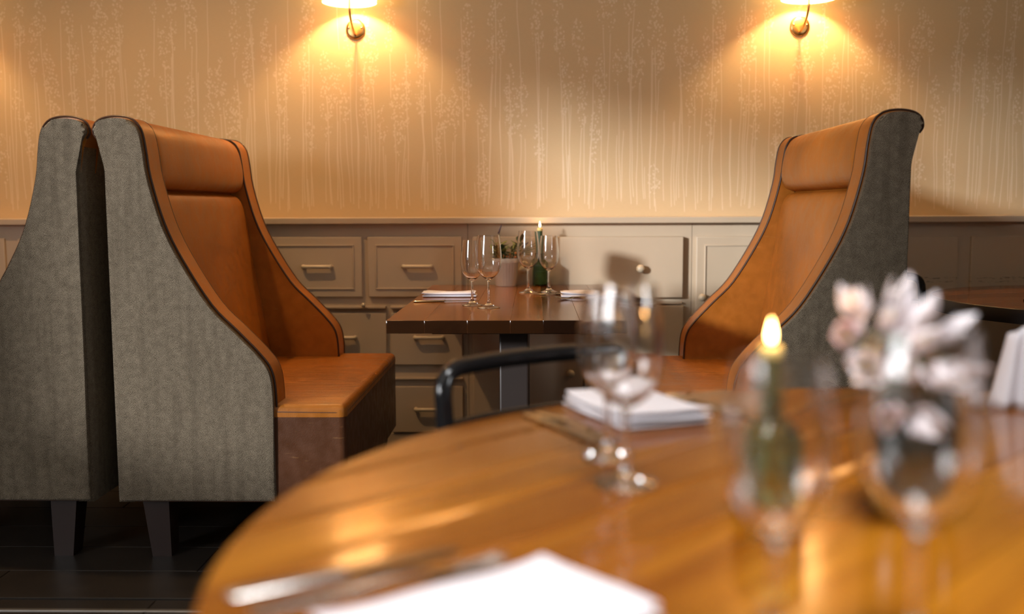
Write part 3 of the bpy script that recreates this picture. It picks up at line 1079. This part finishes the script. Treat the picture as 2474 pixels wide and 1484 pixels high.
bottle(0.258, 1.105, radians(12), 'square pale green glass bottle holding a candle on the large round table', M['bottle_pale'])
candle(0.258, 1.105, TZ + 0.1005, 0.938, 'lit green candle in the bottle on the large round table', 0.35)
bottle(0.022, 4.40, radians(5), 'square dark green glass bottle holding a tall candle on the rectangular table', M['bottle'])
candle(0.022, 4.40, TZ + 0.1005, 1.000, 'tall lit green candle in the bottle on the rectangular table', 0.14)

# ------------------------------------------------------------------ leaves and petals


def leaf_mesh(name, L, W, curl, mat, nl=6, fold=0.12, tip=0.9, blunt=1.0):
    """a bent pointed blade from the origin along +x, with thickness"""
    V, F = [], []
    rows = []
    for i in range(nl + 1):
        t = i / nl
        w = W * 0.5 * (sin(pi * min(1, t ** 0.8 * 0.96 + 0.03)) ** blunt)
        zc = curl * t * t * L
        rows.append((t * L, w, zc))
    for th in (0.0, 0.0006):
        for x, w, z in rows:
            V += [(x, -w, z + fold * w + th), (x, 0, z + th), (x, w, z + fold * w + th)]
    m = (nl + 1) * 3
    for i in range(nl):
        a = i * 3
        for k in (0, 1):
            F.append((a + k, a + k + 1, a + k + 4, a + k + 3))
            F.append((m + a + k, m + a + k + 3, m + a + k + 4, m + a + k + 1))
        F.append((a, a + 3, m + a + 3, m + a)); F.append((a + 2, m + a + 2, m + a + 5, a + 5))
    F.append((0, m, m + 1, 1)); F.append((1, m + 1, m + 2, 2))
    e = nl * 3
    F.append((e, e + 1, m + e + 1, m + e)); F.append((e + 1, e + 2, m + e + 2, m + e + 1))
    me = bpy.data.meshes.new(name)
    me.from_pydata(V, [], F)
    bm = bmesh.new(); bm.from_mesh(me); bmesh.ops.recalc_face_normals(bm, faces=bm.faces)
    for f in bm.faces: f.smooth = True
    bm.to_mesh(me); bm.free()
    me.materials.append(mat)
    return me


def put(me, name, parent, loc, yaw, pitch, roll=0.0, s=1.0):
    o = bpy.data.objects.new(name, me)
    link(o, parent)
    o.location = loc
    o.rotation_euler = (Matrix.Rotation(yaw, 3, 'Z') @ Matrix.Rotation(-pitch, 3, 'Y') @ Matrix.Rotation(roll, 3, 'X')).to_euler()
    o.scale = (s, s, s)
    return o


# potted plant on the rectangular table
pl = thing('potted_plant', 'white ribbed pot of sage, lavender and orange berries on the rectangular table', 'potted plant', (-0.125, 4.385, TZ))
lathe('pot', [(0.0425, 0.0), (0.0445, 0.003), (0.0525, 0.098), (0.0545, 0.100), (0.0560, 0.104), (0.0560, 0.120), (0.0545, 0.122), (0.0520, 0.122), (0.0500, 0.104), (0.0490, 0.100)], M['pot'], pl, 96, (True, False),
      ripple=lambda a, i: (0.016 * cos(24 * a) if i in (1, 2) else 0.0), auto=70)
lathe('soil', [(0.0495, 0.101), (0.0495, 0.110), (0.02, 0.114), (0.001, 0.115)], M['soil'], pl, 24)
rl = random.Random(5)
lm = [leaf_mesh('leaf', 0.036, 0.018, -0.35, M['leaf']), leaf_mesh('leaf', 0.032, 0.020, -0.2, M['leaf_dark']), leaf_mesh('leaf', 0.030, 0.016, -0.4, M['leaf_pale']), leaf_mesh('leaf', 0.045, 0.006, -0.3, M['leaf'])]
for k in range(9):
    a = rl.uniform(0, 2 * pi); rr = rl.uniform(0.0, 0.035)
    h = rl.uniform(0.04, 0.09)
    lean = rl.uniform(0.1, 0.5) * (1 if k % 2 else 0.6)
    base = Vector((rr * cos(a), rr * sin(a), 0.108)); tip = base + Vector((h * lean * cos(a), h * lean * sin(a), h))
    sp = spline([base, base.lerp(tip, 0.5) + Vector((0, 0, 0.006)), tip], 4)
    tube('stem', sp, 0.0012, M['stem'], pl, 5)
    kind = [0, 1, 0, 2, 1, 0, 3, 2, 3][k]
    nlv = 11 if kind != 3 else 15
    for j in range(nlv):
        t = 0.25 + 0.75 * j / (nlv - 1)
        p = base.lerp(tip, t)
        put(lm[kind], 'leaf', pl, p, a + j * 2.4 + rl.uniform(-.4, .4), rl.uniform(0.1, 0.9) * (0.6 + t * 0.6), 0, rl.uniform(0.95, 1.4))
# trailing sprigs to the right
for k in range(5):
    a = radians(-25 + k * 16)
    base = Vector((0.03 * cos(a), 0.02 * sin(a), 0.112))
    tip = base + Vector((0.075 + 0.012 * k, -0.01 + 0.006 * k, 0.02 + 0.014 * k))
    tube('stem', spline([base, base.lerp(tip, .5) + Vector((0, 0, 0.012)), tip], 5), 0.0010, M['stem'], pl, 5)
    for j in range(9):
        t = 0.3 + 0.7 * j / 8
        put(lm[3], 'leaf', pl, base.lerp(tip, t) + Vector((0, 0, 0.012 * 4 * t * (1 - t))), a + (1 if j % 2 else -1) * 0.8, 0.35, 0, 0.6)
_b = None
for k in range(11):
    a = rl.uniform(-2.4, 0.2); r0 = rl.uniform(0.035, 0.055)
    loc = (r0 * cos(a) + 0.012, r0 * sin(a), rl.uniform(0.124, 0.146))
    if _b is None:
        V, F = lathe_data([(0.0005, -0.005), (0.003, -0.0042), (0.005, 0.0), (0.0042, 0.003), (0.0022, 0.0048), (0.0006, 0.0042)], 12)
        F.append(tuple(range(11, -1, -1))); F.append(tuple(range(60, 72)))
        _b = mobj('berry', V, F, M['berry'], pl, smooth=True, loc=loc)
    else:
        inst(_b, pl, loc, None, None)
for (lx, ly, h) in ((-0.028, -0.008, 0.128), (0.072, 0.01, 0.062)):
    base = Vector((lx * 0.5, ly, 0.11)); tip = Vector((lx, ly, 0.11 + h))
    sp = spline([base, base.lerp(tip, .5) + Vector((-0.006, 0, 0)), tip], 5)
    tube('stem', sp, 0.0011, M['stem'], pl, 5)
    prof = []
    nb = 7
    for j in range(nb * 2 + 1):
        prof.append(((0.0052 if j % 2 else 0.0034) * (1 - 0.55 * j / (nb * 2)), -0.012 + j * 0.0030))
    f = lathe('lavender_spike', prof, M['lavender'], pl, 10, loc=tip)
    f.rotation_euler = (0.0, 0.35 if lx < 0 else 1.0, 0.1)

# dark vase with white flowers on the large round table
VX, VY = 0.418, 1.115
vz = lathe('vase', [(0.040, 0.0), (0.044, 0.004), (0.051, 0.03), (0.054, 0.075), (0.051, 0.12), (0.046, 0.145), (0.047, 0.155), (0.0445, 0.155), (0.0435, 0.145), (0.048, 0.12), (0.050, 0.075), (0.047, 0.035), (0.040, 0.012), (0.002, 0.010)],
           M['vase'], None, 40, (True, True), loc=(VX, VY, TZ))
tag(vz, 'dark green glossy vase of white flowers on the large round table', 'vase')

pm = [leaf_mesh('petal', 0.050, 0.026, -0.45, M['petal'], 7, 0.25, blunt=0.8), leaf_mesh('petal', 0.044, 0.030, -0.35, M['petal_pink'], 7, 0.22, blunt=0.7), leaf_mesh('petal', 0.042, 0.022, -0.15, M['petal'], 7, 0.3, blunt=0.8)]
gl = leaf_mesh('leaf', 0.055, 0.016, -0.5, M['leaf_dark'])
heads = [(2062, 790, 0.00, -1.9, 0.35, 1), (2150, 770, -0.02, -1.4, 1.25, 0), (2235, 775, 0.02, -0.9, 1.0, 0), (2285, 800, 0.0, -0.5, 0.7, 0), (2150, 850, -0.05, -1.7, 0.3, 2), (2215, 860, -0.05, -1.3, 0.1, 0),
         (2120, 950, -0.055, -2.0, -0.15, 1), (2178, 955, -0.06, -1.4, -0.2, 2), (2110, 745, 0.03, -2.2, 0.9, 2), (2195, 735, 0.03, -1.2, 1.3, 0), (2095, 850, -0.03, -2.1, 0.2, 0), (2190, 800, -0.035, -1.5, 0.5, 0), (2262, 870, -0.04, -0.9, 0.15, 2)]
rf = random.Random(11)
_mid = 'white flower in the middle of the bunch in the dark vase'
FLAB = ['blush pink flower spreading from the vase towards the lit candle', 'white flower standing upright beside the tallest one in the dark vase', _mid,
        'white flower leaning out from the vase towards the standing napkin', _mid, _mid, 'blush pink flower drooping low over the rim of the dark vase',
        'white flower drooping low over the rim of the dark vase', 'small narrow-petalled white flower behind the blush one in the dark vase', 'tallest upright white flower of the bunch in the dark vase', _mid, _mid, _mid]
for (px, py, dy, yaw, pit, kind) in heads:
    hx, hz = (px - 1300) / 2215, 1.075 - (py - 500) / 2215
    hy = VY + dy
    fl = thing('cut_flower', FLAB[heads.index((px, py, dy, yaw, pit, kind))], 'flower', (hx, hy, hz), 0, 'white flowers in the dark vase')
    root = Vector((VX - hx + rf.uniform(-0.015, 0.015), VY - hy + rf.uniform(-.015, .015), TZ + 0.06 - hz))
    mid = Vector((VX - hx, VY - hy, TZ + 0.155 - hz)) * 0.85 + Vector((0, 0, 0.012))
    d = Vector((cos(yaw) * cos(pit), sin(yaw) * cos(pit), sin(pit)))
    tube('stem', spline([root, mid, -d * 0.02, (0, 0, 0)], 5), 0.0022, M['stem'], fl, 6)
    q = d.to_track_quat('X', 'Z')
    for j in range(6):
        o = bpy.data.objects.new('petal', pm[(kind + (j % 2)) % 3 if kind == 1 else (0 if j % 2 else 2)])
        link(o, fl)
        m3 = q.to_matrix() @ Matrix.Rotation(j * pi / 3 + rf.uniform(-.15, .15), 3, 'X') @ Matrix.Rotation(-rf.uniform(0.45, 0.85), 3, 'Y')
        o.rotation_euler = m3.to_euler()
        s = rf.uniform(0.74, 0.98)
        o.scale = (s, s, s)
    for j in range(4):
        a = j * pi / 2 + 0.4
        e = q @ Vector((0.026, 0.006 * cos(a), 0.006 * sin(a)))
        tube('stamen', [q @ Vector((0.004, 0, 0)), e], [0.0007, 0.0014], M['stamen'], fl, 5)
    if kind != 2:
        put(gl, 'leaf', fl, mid * 0.75, rf.uniform(-2.6, -0.4), rf.uniform(-0.3, 0.4))

# ------------------------------------------------------------------ napkins and cutlery


def napkin(L, W, x, y, rz, label, layers=3, t=0.0085, seed=1):
    """folded cloth: stacked layers with soft edges; long axis = local x"""
    rn = random.Random(seed)
    b = bmesh.new()
    z = 0.0
    NX, NY = 14, 10
    for l in range(layers):
        sl = 1 - 0.015 * l
        ox, oy = rn.uniform(-.003, .003), rn.uniform(-.003, .003)
        ph = rn.uniform(0, 6)
        grid = {}
        for side in (0, 1):
            for i in range(NX + 1):
                for j in range(NY + 1):
                    u, v = i / NX * 2 - 1, j / NY * 2 - 1
                    edge = max(abs(u) ** 10, abs(v) ** 10)
                    hh = t * (0.5 - 0.5 * (1 if side else -1) * -1) if False else (t * 0.5 + (t * 0.5 if side else -t * 0.5) * (1 - 0.75 * edge))
                    wave = 0.0016 * sin(3.1 * u + ph) * cos(2.3 * v + ph) * (1 if l else 0.2) + (0.003 * l * abs(u) ** 3)
                    zz = z + hh + (wave if (l or side) else 0)
                    grid[side, i, j] = b.verts.new((u * L / 2 * sl + ox, v * W / 2 * sl + oy + 0.0015 * sin(5 * u + ph), max(zz, 0.0002)))
        for i in range(NX):
            for j in range(NY):
                b.faces.new((grid[1, i, j], grid[1, i + 1, j], grid[1, i + 1, j + 1], grid[1, i, j + 1]))
                b.faces.new((grid[0, i, j], grid[0, i, j + 1], grid[0, i + 1, j + 1], grid[0, i + 1, j]))
        for i in range(NX):
            b.faces.new((grid[0, i, 0], grid[0, i + 1, 0], grid[1, i + 1, 0], grid[1, i, 0]))
            b.faces.new((grid[0, i, NY], grid[1, i, NY], grid[1, i + 1, NY], grid[0, i + 1, NY]))
        for j in range(NY):
            b.faces.new((grid[0, 0, j], grid[1, 0, j], grid[1, 0, j + 1], grid[0, 0, j + 1]))
            b.faces.new((grid[0, NX, j], grid[0, NX, j + 1], grid[1, NX, j + 1], grid[1, NX, j]))
        z += t * 0.88
    o = from_bm('napkin', b, M['linen'], None, auto=60, loc=(x, y, TZ), rot=(0, 0, rz))
    return tag(o, label, 'napkin', 'folded white napkins')


def loft_flat(name, st, mat, parent):
    """stations (x, half width, z centre, half thickness) along x"""
    V, F = [], []
    for x, w, z, h in st:
        V += [(x, -w, z), (x, -w * .6, z + h), (x, w * .6, z + h), (x, w, z), (x, w * .6, z - h), (x, -w * .6, z - h)]
    for i in range(len(st) - 1):
        for k in range(6):
            k2 = (k + 1) % 6
            F.append((i * 6 + k, i * 6 + k2, i * 6 + 6 + k2, i * 6 + 6 + k))
    F.append(tuple(range(6))); F.append(tuple(range((len(st) - 1) * 6, len(st) * 6)))
    return mobj(name, V, F, mat, parent, auto=60)


def knife(p0, p1, label):
    a, b = Vector(p0), Vector(p1)
    r = thing('table_knife', label, 'knife', (a.x, a.y, TZ), atan2(b.y - a.y, b.x - a.x), 'steel table knives')
    L = (b - a).length
    loft_flat('handle', [(0, 0.006, 0.0030, 0.0022), (0.006, 0.0095, 0.0032, 0.0030), (L * .3, 0.0085, 0.0034, 0.0032), (L * .47, 0.0065, 0.0036, 0.0032)], M['chrome'], r)
    loft_flat('blade', [(L * .47, 0.006, 0.0042, 0.003), (L * .50, 0.009, 0.0035, 0.0013), (L * .8, 0.0105, 0.0035, 0.0011), (L * .95, 0.007, 0.0035, 0.001), (L, 0.001, 0.0035, 0.0006)], M['chrome'], r)
    return r


def fork(p0, p1, label):
    a, b = Vector(p0), Vector(p1)
    r = thing('fork', label, 'fork', (a.x, a.y, TZ), atan2(b.y - a.y, b.x - a.x), 'steel forks')
    L = (b - a).length
    loft_flat('handle', [(0, 0.006, 0.0024, 0.0018), (0.008, 0.0105, 0.0026, 0.0022), (L * .25, 0.0075, 0.005, 0.0022), (L * .5, 0.0042, 0.0085, 0.0022), (L * .64, 0.004, 0.0075, 0.002), (L * .70, 0.011, 0.0045, 0.0013), (L * .78, 0.0125, 0.0032, 0.0011)], M['chrome'], r)
    for k in range(4):
        y = (k - 1.5) * 0.0068
        tn = loft_flat('tine', [(L * .775, 0.0022, 0.0033, 0.001), (L * .88, 0.0019, 0.0038, 0.001), (L * .96, 0.0015, 0.0062, 0.0009), (L, 0.0006, 0.009, 0.0006)], M['chrome'], r)
        tn.location = (0, y, 0)
    return r


# far side of the round table
napkin(0.225, 0.155, 0.165, 1.648, radians(113), 'folded white napkin on the far side of the large round table before the metal chair', 3, 0.0085, 2)
knife((-0.016, 1.640), (0.094, 1.425), 'steel knife beside a fork, left of the folded napkin before the metal chair')
fork((0.006, 1.652), (0.116, 1.440), 'steel fork between the knife and the folded napkin before the metal chair')
fork((0.345, 1.600), (0.240, 1.800), 'steel fork past the napkin from the wine glasses, towards the leather bench')
# near left setting
napkin(0.235, 0.155, -0.038, 0.770, radians(216.9), 'folded white napkin in the foreground at the rim of the large round table', 3, 0.0085, 4)
fork((-0.240, 0.816), (-0.028, 0.944), 'steel fork lying along the foreground napkin on the large round table')
knife((-0.270, 0.850), (-0.074, 0.975), 'steel knife beyond the fork along the foreground napkin')
# rectangular table
napkin(0.205, 0.085, -0.327, 3.865, radians(0), 'narrow folded napkin at the left edge of the rectangular table', 2, 0.0105, 6)
knife((-0.437, 3.628), (-0.205, 3.668), 'steel knife in front of the left napkin on the rectangular table')
napkin(0.195, 0.100, 0.195, 3.85, radians(180), 'folded white napkin at the right side of the rectangular table', 2, 0.0115, 8)
fork((0.240, 3.715), (0.075, 3.765), 'steel fork crossed with another before the right napkin of the rectangular table')
fork((0.255, 3.775), (0.085, 3.715), 'second steel fork crossed over the first before the right napkin of the rectangular table')
knife((0.16, 3.945), (-0.005, 3.935), 'steel knife behind the right napkin, by the wine glasses on the rectangular table')

# standing napkin at the far right of the round table
nb = bmesh.new()
rows = 9
V, F = [], []
for i in range(rows):
    t = i / (rows - 1)
    h = 0.125 * t
    w = 0.055 * (1 - 0.45 * t)
    for k in range(17):
        u = k / 16 * 2 - 1
        fold = 0.012 * cos(3 * pi * u) * (1 - 0.4 * t) + 0.02 * (1 - u * u)
        V.append((u * w, -fold, h * (1 + 0.16 * (1 - abs(u)) * t)))
n17 = len(V)
V += [(v[0], v[1] + 0.012 * (1 - 0.5 * v[2] / 0.14), v[2]) for v in V]
for i in range(rows - 1):
    for k in range(16):
        a = i * 17 + k
        F.append((a, a + 1, a + 18, a + 17)); F.append((n17 + a, n17 + a + 17, n17 + a + 18, n17 + a + 1))
    a = i * 17
    F.append((a, a + 17, n17 + a + 17, n17 + a)); a += 16
    F.append((a, n17 + a, n17 + a + 17, a + 17))
for k in range(16):
    F.append((k, n17 + k, n17 + k + 1, k + 1)); a = (rows - 1) * 17 + k
    F.append((a, a + 1, n17 + a + 1, n17 + a))
nb.free()
sn = mobj('napkin', V, F, M['linen'], None, smooth=True, loc=(0.825, 1.70, TZ), rot=(0, 0, radians(-15)))
tag(sn, 'white napkin folded to stand upright beyond the vase on the large round table', 'napkin')

# menu stand on the small round table
mh = thing('menu_stand', 'clear menu stand holding a sheet of paper on the small round table', 'menu', (1.822, 3.62, TZ), radians(0))
box('base', -0.075, 0.075, -0.035, 0.035, 0, 0.006, M['acrylic'], mh, 0.001, 1)
box('panel', -0.075, 0.075, -0.0035, 0.0035, 0.006, 0.352, M['acrylic'], mh, 0.001, 1)
box('sheet', -0.070, 0.070, -0.0046, -0.0040, 0.012, 0.342, M['paper'], mh)
